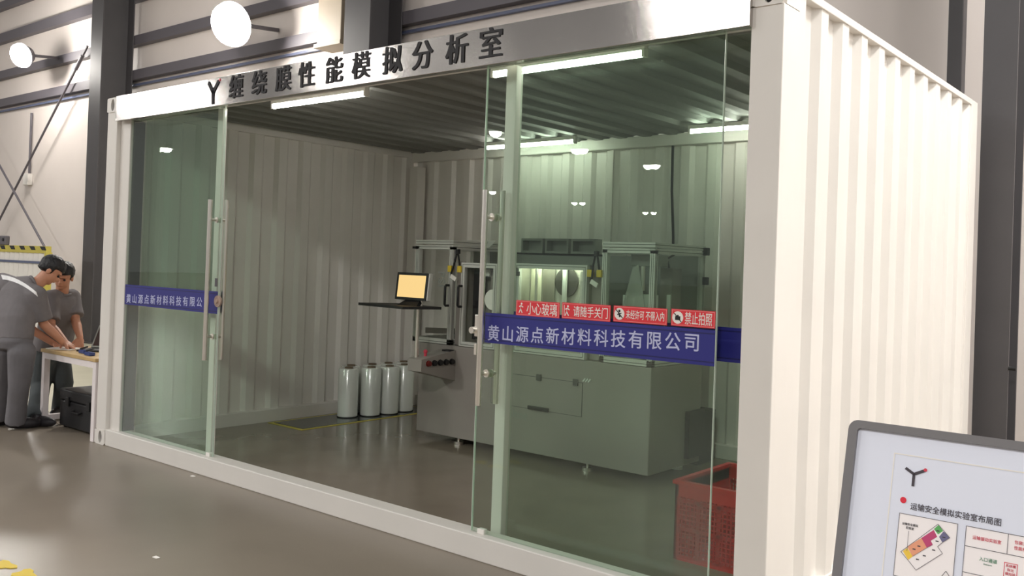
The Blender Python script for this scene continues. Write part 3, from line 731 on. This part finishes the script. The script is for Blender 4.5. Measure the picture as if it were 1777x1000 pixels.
# ------------------------------------------------------------------ work table and what is on it
TZ = .70
tb = thing('work_table', (-.54, .3, 0), 'white steel framed table with a light wood top beside the container', 'table')
MB().box((-1.07, -.02, TZ-.03), (-.012, .62, TZ), .003).build('tabletop', M['wood'], tb)
for xx in (-1.06, -.075):
    for yy in (-.01, .56): MB().box((xx, yy, 0.001), (xx+.055, yy+.05, TZ-.03), .002).build('leg', M['tablew'], tb)
    MB().box((xx+.005, .04, .05), (xx+.05, .56, .1), .002).build('foot_rail', M['tablew'], tb)
MB().frame((-1.005, -.01, TZ-.085), X, Y, .93, .62, .04, (0, 0, .055)).build('apron', M['tablew'], tb)
cs = thing('equipment_case', (-.5, .25, 0), 'black hard equipment case under the wooden table', 'case')
MB().box((-.90, .09, .02), (-.16, .42, .25), .012).build('shell', M['case'], cs)
MB().box((-.905, .085, .255), (-.155, .425, .35), .012).build('lid', M['case'], cs)
for xx in (-.75, -.35): MB().box((xx, .07, .21), (xx+.06, .09, .29), .004).build('latch', M['black'], cs)
MB().tube([(-.6, .085, .18), (-.6, .06, .17), (-.46, .06, .17), (-.46, .085, .18)], .01).build('carry_handle', M['black'], cs)
for xx in (-.86, -.2): MB().cyl((xx, .12, .02), (xx, .38, .02), .02, 12).build('wheel', M['rubber'], cs)
LC = Vector((-.58, .30, TZ))
lp = thing('laptop', LC, 'open laptop leaning back on the table against the container post', 'laptop')
lu = Vector((.8, .6, 0)); lw = Vector((-.6, .8, 0)); lv = (lw*.55+Z*.83).normalized(); ln = lu.cross(lv)
MB().obox(LC+Z*.009, (.34, .24, .016), (lu, lw, Z), .003).build('keyboard_base', M['black'], lp)
MB().obox(LC+lw*.118+Z*.018+lv*.115, (.34, .23, .01), (lu, lv, ln), .003).build('lid', M['grey2'], lp)
MB().obox(LC+lw*.118+Z*.018+lv*.115+ln*.0055, (.31, .2, .002), (lu, lv, ln)).build('screen', mat('dark_screen', S(70, 54, 50), .2), lp)
solo(MB().obox((-.90, .12, TZ+.006), (.26, .18, .01), ((.9, .44, 0), (-.44, .9, 0), (0, 0, 1)), .003).build('document_tablet', M['whitep']), 'white flat tablet under the bent workers hands on the table', 'tablet')
for i, (x, y, lb) in enumerate(((-.47, .09, 'small blue clamp on the table in front of the laptop'), (-.27, .05, 'small blue clamp at the right end of the table'))):
    t = thing('clamp', (x, y, TZ), lb, 'clamp', 'blue clamps on the table')
    MB().box((x-.05, y-.025, TZ), (x+.05, y+.025, TZ+.03), .006).build('body', M['bluebit'], t)
    MB().bar((x-.06, y, TZ+.035), (x+.04, y+.01, TZ+.06), .02, .012, bev=.003).build('lever', M['black'], t)

# ------------------------------------------------------------------ people
def capsule(b, p, q, r1, r2, seg=16):
    p = Vector(p); q = Vector(q)
    b.cyl(p, q, r1, seg, r2); b.sph(p, r1*.995, seg, 10); b.sph(q, r2*.995, seg, 10)
def limb(b, pts, seg=16):
    for (p, r1), (q, r2) in zip(pts, pts[1:]): capsule(b, p, q, r1, r2, seg)
def loft(b, st, seg=24):
    """closed body of elliptical stations: (centre, side axis, half width, half depth)"""
    rings = []
    for i, (c, sx, hw, hd) in enumerate(st):
        up = (st[min(i+1, len(st)-1)][0]-st[max(i-1, 0)][0]).normalized()
        x = (sx-up*sx.dot(up)).normalized(); y = up.cross(x)
        rings.append([b.bm.verts.new(c+x*hw*math.copysign(abs(math.cos(t))**.85, math.cos(t))+y*hd*math.copysign(abs(math.sin(t))**.85, math.sin(t))) for t in [2*math.pi*k/seg for k in range(seg)]])
    for A, B_ in zip(rings, rings[1:]):
        for k in range(seg): b.bm.faces.new((A[k], A[(k+1) % seg], B_[(k+1) % seg], B_[k]))
    b.bm.faces.new(rings[0][::-1]); b.bm.faces.new(rings[-1])
def remesh(bm, vox, smooth=3):
    me = bpy.data.meshes.new('tmp'); bm.to_mesh(me); bm.free()
    ob = bpy.data.objects.new('tmp', me); COL.objects.link(ob)
    r = ob.modifiers.new('r', 'REMESH'); r.mode = 'VOXEL'; r.voxel_size = vox
    s = ob.modifiers.new('s', 'SMOOTH'); s.iterations = smooth; s.factor = .5
    dg = bpy.context.evaluated_depsgraph_get(); dg.update()
    out = bpy.data.meshes.new_from_object(ob.evaluated_get(dg)); bpy.data.objects.remove(ob); bpy.data.meshes.remove(me)
    return out
def finish(me, name, m, parent):
    me.transform(Matrix.Translation(-WPOS[parent.name])); me.materials.clear(); me.materials.append(m); me.name = name
    for p in me.polygons: p.use_smooth = True
    o = bpy.data.objects.new(name, me); COL.objects.link(o); o.parent = parent; WPOS[o.name] = WPOS[parent.name].copy(); return o
def hand(b, wr, dirv, palmn, s=1.0, curl=.5):
    """palm, four bent fingers of unequal length and a thumb from the side of the palm"""
    d = dirv.normalized(); n = (palmn-d*palmn.dot(d)).normalized(); sd = d.cross(n)
    b.sph(wr+d*.052*s, 1, 16, 10, (.041*s, .056*s, .016*s), Matrix((sd, d, n)).transposed())
    for off, ln in ((-.031, .072), (-.0105, .084), (.0105, .08), (.031, .06)):
        a = wr+d*.07*s+sd*off*.9*s; c0 = wr+d*.092*s+sd*off*1.12*s
        c1 = c0+(d*math.cos(curl*.6)+n*math.sin(curl*.6))*ln*.45*s
        c2 = c1+(d*math.cos(curl*1.5)+n*math.sin(curl*1.5))*ln*.32*s
        c3 = c2+(d*math.cos(curl*2.2)+n*math.sin(curl*2.2))*ln*.25*s
        limb(b, [(a, .0105*s), (c0, .0105*s), (c1, .0095*s), (c2, .0088*s), (c3, .0075*s)], 10)
    a = wr+d*.025*s-sd*.022*s; c1 = a+(d*.62-sd*.72+n*.3).normalized()*.042*s; c2 = c1+(d*.85-sd*.35+n*.4).normalized()*.033*s
    limb(b, [(a, .0145*s), (c1, .012*s), (c2, .0095*s)], 10)
def person(label, K, face, trm, stripe=False):
    g = K
    t = thing('person', (g['pel'].x, g['pel'].y, 0), label, 'person')
    hd, nk = g['head'], g['neck']
    hu = (hd-nk).normalized(); ff = (face-hu*face.dot(hu)).normalized(); hr = ff.cross(hu)
    R_ = Matrix((hr, ff, hu)).transposed()
    sw = (g['shR']-g['shL']).normalized(); hw = (g['hiR']-g['hiL']).normalized()
    shc = (g['shR']+g['shL'])/2
    def torso(k, top=True):
        return [(g['pel']-(g['bel']-g['pel'])*.45, hw, .12+k, .09+k), (g['pel'], hw, .155+k, .108+k), ((g['pel']+g['bel'])/2, hw, .152+k, .108+k), (g['bel'], (sw+hw).normalized(), .148+k, .108+k),
                ((g['bel']+g['che'])/2, sw, .158+k, .112+k), (g['che'], sw, .17+k, .118+k), (g['che']*.35+shc*.65, sw, .165+k, .10+k), (shc*.85+nk*.15, sw, .135+k, .078+k), (shc*.35+nk*.65, sw, .075+k, .062+k*.6)]
    # --- body: one continuous remeshed surface
    b = MB(); loft(b, torso(0))
    limb(b, [(shc*.6+nk*.4, .06), (nk, .056), (nk+(hd-nk)*.7, .056)])
    for s_ in ('R', 'L'):
        sh, el, wr, ha = g['sh'+s_], g['el'+s_], g['wr'+s_], g['ha'+s_]
        limb(b, [(shc+(sh-shc)*.55, .06), (sh, .06), (sh*.5+el*.5, .047), (el, .039), (el*.65+wr*.35, .041), (wr, .027), (wr+(ha-wr).normalized()*.02, .025)])
        limb(b, [(g['hi'+s_], .085), (g['hi'+s_]*.4+g['kn'+s_]*.6, .068), (g['kn'+s_], .053), (g['kn'+s_]*.65+g['an'+s_]*.35, .053), (g['an'+s_], .036)])
        hand(b, wr, ha-wr, Vector((0, 0, -1)), 1.0, .42)
    b.sph(hd+hu*.035-ff*.008, 1, 24, 16, (.076, .094, .09), R_)            # cranium
    b.sph(hd-hu*.035+ff*.022, 1, 20, 14, (.062, .068, .082), R_)           # face
    b.sph(hd-hu*.09+ff*.055, 1, 12, 8, (.03, .026, .026), R_)              # chin
    b.sph(hd-hu*.03+ff*.095, 1, 10, 8, (.013, .02, .022), R_)              # nose
    b.sph(hd-hu*.062+ff*.084, 1, 10, 8, (.025, .012, .008), R_)            # lips
    b.sph(hd+hu*.022+ff*.082, 1, 12, 8, (.05, .014, .012), R_)             # brow
    for sg_ in (-1, 1): b.sph(hd-hu*.012+hr*sg_*.076-ff*.005, 1, 10, 8, (.011, .022, .032), R_)   # ears
    finish(remesh(b.bm, .0055, 3), 'body', M['skin'], t)
    for sg_ in (-1, 1): MB().sph(hd+ff*.083+hr*sg_*.031-hu*.003, .0105, 10, 8).build('eye', M['eye'], t, True)
    # --- hair cap
    b2 = MB(); b2.sph(hd+hu*.045-ff*.014, 1, 32, 24, (.09, .11, .098), R_)
    b2.sph(hd-hu*.005-ff*.055, 1, 20, 14, (.076, .058, .07), R_)
    for v in b2.bm.verts: v.co += (v.co-hd).normalized()*random.uniform(-.004, .007)
    front = hd+ff*.088+hu*.03
    for v in b2.bm.verts:
        k = (v.co-hd).dot(ff); h = (v.co-hd).dot(hu)
        if h < .035 and k > .02-.0*h: v.co -= ff*(k-.02)*.8          # forehead stays bare
        if h < -.03: v.co += hu*(-.03-h)*.7
    b2 = remesh(b2.bm, .007, 1); finish(b2, 'hair', M['hair'], t)
    # --- shirt
    b = MB(); loft(b, torso(.022)[1:])
    for s_ in ('R', 'L'):
        sh, el = g['sh'+s_], g['el'+s_]; e = sh+(el-sh)*.84
        limb(b, [(shc+(sh-shc)*.5, .085), (sh, .082), (sh*.5+e*.5, .078)]); b.cyl(sh*.5+e*.5, e, .078, 20, .082)
    sh = finish(remesh(b.bm, .009, 3), 'shirt', M['shirt'], t)
    cn = shc*.3+nk*.7; ax = (nk-shc).normalized(); e1 = (sw-ax*sw.dot(ax)).normalized(); e2 = ax.cross(e1)
    MB().tube([cn+e1*.074*math.cos(a)+e2*.068*math.sin(a) for a in [i*math.pi/10 for i in range(21)]], .015, 8).build('collar', M['shirt'], t, True)
    if stripe:      # reflective tape hugging the upper back
        dg = bpy.context.evaluated_depsgraph_get(); dg.update()
        b2 = MB(); row = []
        for i in range(25):
            k = i/24
            px = stripe[0][0]+(stripe[2][0]-stripe[0][0])*k; py = (1-k)**2*stripe[0][1]+2*k*(1-k)*stripe[1][1]+k*k*stripe[2][1]
            pair = []
            for dy in (-4.0, 4.0):
                d = (FW + RT*((px+dy*.35-PPX)/FPX) - UP*((py+dy-PPY)/FPX)).normalized()
                ok, loc, nn, _ = sh.ray_cast(CAM-WPOS[t.name], d)
                pair.append((loc+WPOS[t.name]-d*.011) if ok else None)
            row.append(pair)
        row = [r for r in row if r[0] is not None and r[1] is not None]
        for A, B_ in zip(row, row[1:]): b2.prism([A[0], B_[0], B_[1], A[1]], FW*.004)
        bmesh.ops.remove_doubles(b2.bm, verts=b2.bm.verts, dist=.0005)
        b2.build('reflective_stripe', M['reflective'], sh)
    # --- trousers and shoes
    b = MB(); loft(b, [(g['pel']-(g['bel']-g['pel'])*.55, hw, .13, .10), (g['pel']-(g['bel']-g['pel'])*.2, hw, .172, .128), (g['pel']+(g['bel']-g['pel'])*.35, hw, .17, .124)])
    for s_ in ('R', 'L'):
        hi, kn, an = g['hi'+s_], g['kn'+s_], g['an'+s_]
        limb(b, [(hi, .112), (hi*.5+kn*.5, .098), (kn, .084), (kn*.5+an*.5, .08)]); b.cyl(kn*.5+an*.5, an-Z*.035, .08, 20, .084)
    finish(remesh(b.bm, .010, 3), 'trousers', trm, t)
    for s_ in ('R', 'L'):
        an, to = g['an'+s_].copy(), g['to'+s_].copy(); d = Vector((to.x-an.x, to.y-an.y, 0)).normalized(); sd = Vector((d.y, -d.x, 0))
        he = Vector((an.x, an.y, 0))-d*.07
        Rm = Matrix((sd, d, Z)).transposed()
        b2 = MB(); b2.sph(he+d*.14+Z*.045, 1, 18, 12, (.048, .145, .05), Rm).sph(he+d*.06+Z*.07, 1, 16, 12, (.046, .07, .06), Rm)
        for v in b2.bm.verts: v.co.z = max(v.co.z, .004)
        b2.build('shoe', M['shoe'], t, True)
    return t
D1 = 8.02
def gk(px, py, dd): return deep(px, py, dd)
def onfloor(v, z): return Vector((v.x, v.y, z))
K = dict(pel=gk(22, 590, D1-.17), bel=gk(26, 558, D1-.14), che=gk(36, 520, D1-.02), neck=gk(68, 490, D1+.10), head=gk(88, 470, D1+.15),
         shR=gk(64, 512, D1-.10), shL=gk(4, 489, D1+.10), elR=gk(76, 563, D1-.02), wrR=gk(109, 594, D1+.06), haR=gk(124, 602, D1+.09),
         elL=gk(30, 556, D1+.28), wrL=gk(92, 596, D1+.36), haL=gk(108, 603, D1+.37),
         hiR=gk(38, 612, D1-.20), hiL=gk(5, 608, D1-.12))
K['knR'] = gk(33, 672, D1-.17); K['knL'] = gk(1, 670, D1-.02)
K['anR'] = onfloor(gk(27, 728, D1-.08), .09); K['anL'] = onfloor(gk(-5, 728, D1+.02), .09)
K['toR'] = onfloor(gk(62, 735, D1+.02), .03); K['toL'] = onfloor(gk(25, 735, D1+.16), .03)
person('man in grey workwear with white reflective back stripe, bending over the table', K, RT*.75+FW*.35-Z*.55, M['trousers'], stripe=((3, 481), (34, 484), (64, 511)))
D2 = 8.62
K = dict(pel=gk(88, 606, D2), bel=gk(98, 574, D2-.02), che=gk(106, 538, D2-.05), neck=gk(108, 506, D2-.08), head=gk(110, 480, D2-.12),
         shR=gk(88, 518, D2-.18), shL=gk(124, 516, D2+.04), elR=gk(88, 566, D2-.34), wrR=gk(112, 592, D2-.44), haR=gk(122, 602, D2-.5),
         elL=gk(131, 556, D2-.06), wrL=gk(139, 586, D2-.22), haL=gk(136, 602, D2-.3), hiR=gk(78, 622, D2-.06), hiL=gk(100, 620, D2+.05))
K['knR'] = gk(70, 672, D2-.1); K['knL'] = gk(111, 664, D2+.0)
K['anR'] = onfloor(at(63, 722, 2, .09), .09); K['anL'] = onfloor(at(106, 705, 2, .09), .09)
K['toR'] = onfloor(at(68, 734, 2, .03), .03); K['toL'] = onfloor(at(105, 716, 2, .03), .03)
person('man in grey workwear facing forward, leaning over the table behind the other man', K, -FW*.6+RT*.1-Z*.75, M['trousers2'])

# ------------------------------------------------------------------ sign board at the lower right
OB = Vector((7.173, -2.1, 1.356)); BV = Vector((0, .22495, .97437)); BN = X.cross(BV)
bw, bh = .50, .36
sb = thing('sign_board', (OB.x+bw/2, -2.1, 0), 'grey framed tilted sign board with a floor plan at the lower right', 'sign board')
def B(u, v, n=0): return OB+X*u+BV*v+BN*n
def rrect(u0, v0, u1, v1, r, seg=6):
    pts = []
    for cx, cy, a0 in ((u1-r, v1-r, 0), (u0+r, v1-r, 90), (u0+r, v0+r, 180), (u1-r, v0+r, 270)):
        for k in range(seg+1):
            an = math.radians(a0+90*k/seg); pts.append((cx+r*math.cos(an), cy+r*math.sin(an)))
    return pts
b = MB()
out = rrect(-.002, -bh, bw, .002, .016); inn = rrect(.0125, -bh+.012, bw-.012, -.0105, .006)
n = len(out)
for k in range(n):
    j = (k+1) % n
    b.prism([B(*out[k], -.012), B(*out[j], -.012), B(*inn[j], -.012), B(*inn[k], -.012)], BN*.018)
fr = b.build('frame', M['boardframe'], sb)
fc = MB().prism([B(u, v, -.011) for u, v in rrect(.011, -bh+.011, bw-.011, -.009, .006)], BN*.01).build('printed_face', M['boardface'], sb)
def rect(u0, v0, u1, v1, m, name, lay=1, par=None):
    return MB().prism([B(u0, v0, -.001+.0004*lay), B(u1, v0, -.001+.0004*lay), B(u1, v1, -.001+.0004*lay), B(u0, v1, -.001+.0004*lay)], BN*.0003).build(name, m, par or fc)
def outline(u0, v0, u1, v1, t, m, name, lay=1):
    return MB().frame(B(u0, v0, -.001+.0004*lay), X, BV, u1-u0, v1-v0, t, BN*.0003).build(name, m, fc)
def poly(pts, m, name, lay=2):
    return MB().prism([B(u, v, -.001+.0004*lay) for u, v in pts], BN*.0003).build(name, m, fc)
outline(.073, -bh+.05, bw-.073, -.041, .0018, M['whitep'], 'border_line')
# logo
b = MB(); c = Vector((.1067, -.0695))
for q in ((-.0135, .0075), (.0165, .0085), (0, -.0185)):
    d = Vector(q); e = Vector((-d.y, d.x)).normalized()*.0021; p0 = c-d*.08; p1 = c+d
    b.prism([B(*(p0-e), 0), B(*(p0+e), 0), B(*(p1+e), 0), B(*(p1-e), 0)], BN*.0004)
b.build('logo', M['logogrey'], fc)
MB().cyl(B(.1232, -.0605, 0), B(.1232, -.0605, .0005), .0026, 18).build('logo_dot', M['pinkred'], fc)
MB().cyl(B(.0945, -.1113, 0), B(.0945, -.1113, .0004), .0047, 24).build('bullet', mat('bullet_red', S(226, 44, 66), .5), fc)
def btext(tx, size, u, v, m, ww=None, U=X, V=None):
    return text('board_text', tx, size, B(u, v, .0004), U, V or BV, m, fc, .0001, size*.01, width=ww)
btext('运输安全模拟实验室布局图', .0115, .171, -.118, M['logogrey'], .1295)
# plan panel
rect(.0909, -.2255, .1768, -.1316, M['paper'], 'plan_panel', 1)
outline(.0905, -.2260, .1772, -.1312, .0009, M['linegrey'], 'plan_border', 2)
Q0 = (1561, 891)
def bq(px, py):
    d = FW + RT*((px-PPX)/FPX) - UP*((py-PPY)/FPX); tt = BN.dot(OB-CAM)/BN.dot(d); p = CAM+d*tt-OB
    return (p.dot(X), p.dot(BV))
s_ = 1560; e_ = 830; k_ = 217/1276
def q(x, y): return bq(s_+x*k_, e_+y*k_)
def qq(l): return [q(*p) for p in l]
poly(qq([(225, 590), (400, 470), (520, 610), (440, 660), (395, 700), (445, 770), (175, 940), (100, 845), (20, 750), (85, 700)]), M['paper'], 'plan_outline_fill', 2)
poly(qq([(40, 745), (85, 712), (140, 800), (95, 835)]), M['p_yellow'], 'plan_zone', 3)
poly(qq([(85, 700), (230, 612), (285, 710), (140, 800)]), M['p_orange'], 'plan_zone', 3)
poly(qq([(230, 612), (355, 530), (390, 600), (325, 640), (345, 680), (285, 712)]), M['p_magenta'], 'plan_zone', 3)
poly(qq([(358, 520), (405, 478), (450, 540), (400, 575)]), M['p_green'], 'plan_zone', 3)
poly(qq([(410, 600), (455, 545), (520, 605), (445, 660)]), M['p_violet'], 'plan_zone', 3)
def bline(l, t, m, name, lay=4):
    b = MB()
    for (u0, v0), (u1, v1) in zip(l, l[1:]):
        d = Vector((u1-u0, v1-v0)); e = Vector((-d.y, d.x)).normalized()*t/2; p0 = Vector((u0, v0)); p1 = Vector((u1, v1))
        h = -.001+.0004*lay
        b.prism([B(*(p0-e), h), B(*(p1-e), h), B(*(p1+e), h), B(*(p0+e), h)], BN*.0002)
    return b.build(name, m, fc)
bline(qq([(20, 750), (225, 600), (400, 470), (520, 610), (440, 660), (395, 700), (445, 770), (175, 940), (100, 845), (20, 750)]), .0007, M['linegrey'], 'plan_outline')
bline(qq([(140, 800), (285, 712), (345, 682)]), .0005, M['linegrey'], 'plan_line')
bline(qq([(100, 540), (82, 745)]), .0006, M['linegrey'], 'plan_pointer')
for p in ((155, 725), (205, 695), (190, 830), (260, 793), (355, 735), (390, 645), (400, 540), (460, 605)):
    u, v = q(*p); rect(u-.0022, v-.0008, u+.0022, v+.0008, M['logogrey'], 'room_tag', 4)
u, v = q(115, 475); btext('运输安全模拟', .0042, u, v, M['logogrey'], .024)
u, v = q(112, 512); btext('实验室', .0042, u, v, M['logogrey'], .012)
bline(qq([(430, 1010), (480, 950), (520, 1010)]), .0007, M['logogrey'], 'plan_compass')
# table panel
tx1 = bw-.075
rect(.1895, -.226, tx1, -.1325, M['paper'], 'table_panel', 1)
for l in ([(.189, -.132), (tx1, -.132)], [(.189, -.1605), (tx1, -.1605)], [(.189, -.198), (tx1, -.198)], [(.189, -.132), (.189, -.226)], [(.2467, -.132), (.2467, -.1605)], [(tx1, -.132), (tx1, -.226)]):
    bline(l, .0009, M['linegrey'], 'table_line', 3)
btext('运输振动实验室', .0058, .2185, -.1462, M['pinkred'], .039)
btext('包装力学', .0056, .2665, -.142, M['pinkred']); btext('性能检测', .0056, .2665, -.150, M['pinkred'])
btext('入口通道', .0062, .2225, -.175, M['p_greentext']); btext('Entrance', .0032, .2225, -.181, M['p_greentext'])
outline(.244, -.1925, .262, -.172, .0009, M['pinkred'], 'stamp_border', 2)
for i, l in enumerate(('系统模', '拟化', '模拟验')): btext(l, .0046, .253, -.1765-.0056*i, M['pinkred'])
# stand
px_ = OB.x+bw/2; top = B(bw/2, -bh*.5, -.02)
MB().cyl((px_, top.y+.02, .02), (px_, top.y+.02, top.z-.03), .02, 18).build('pole', M['steel'], sb, True)
MB().bar((px_, top.y+.02, top.z-.04), top, .05, .02).build('head_bracket', M['boardframe'], sb)
MB().cyl((px_, top.y+.02, 0.001), (px_, top.y+.02, .02), .17, 36).build('base_plate', M['boardframe'], sb)
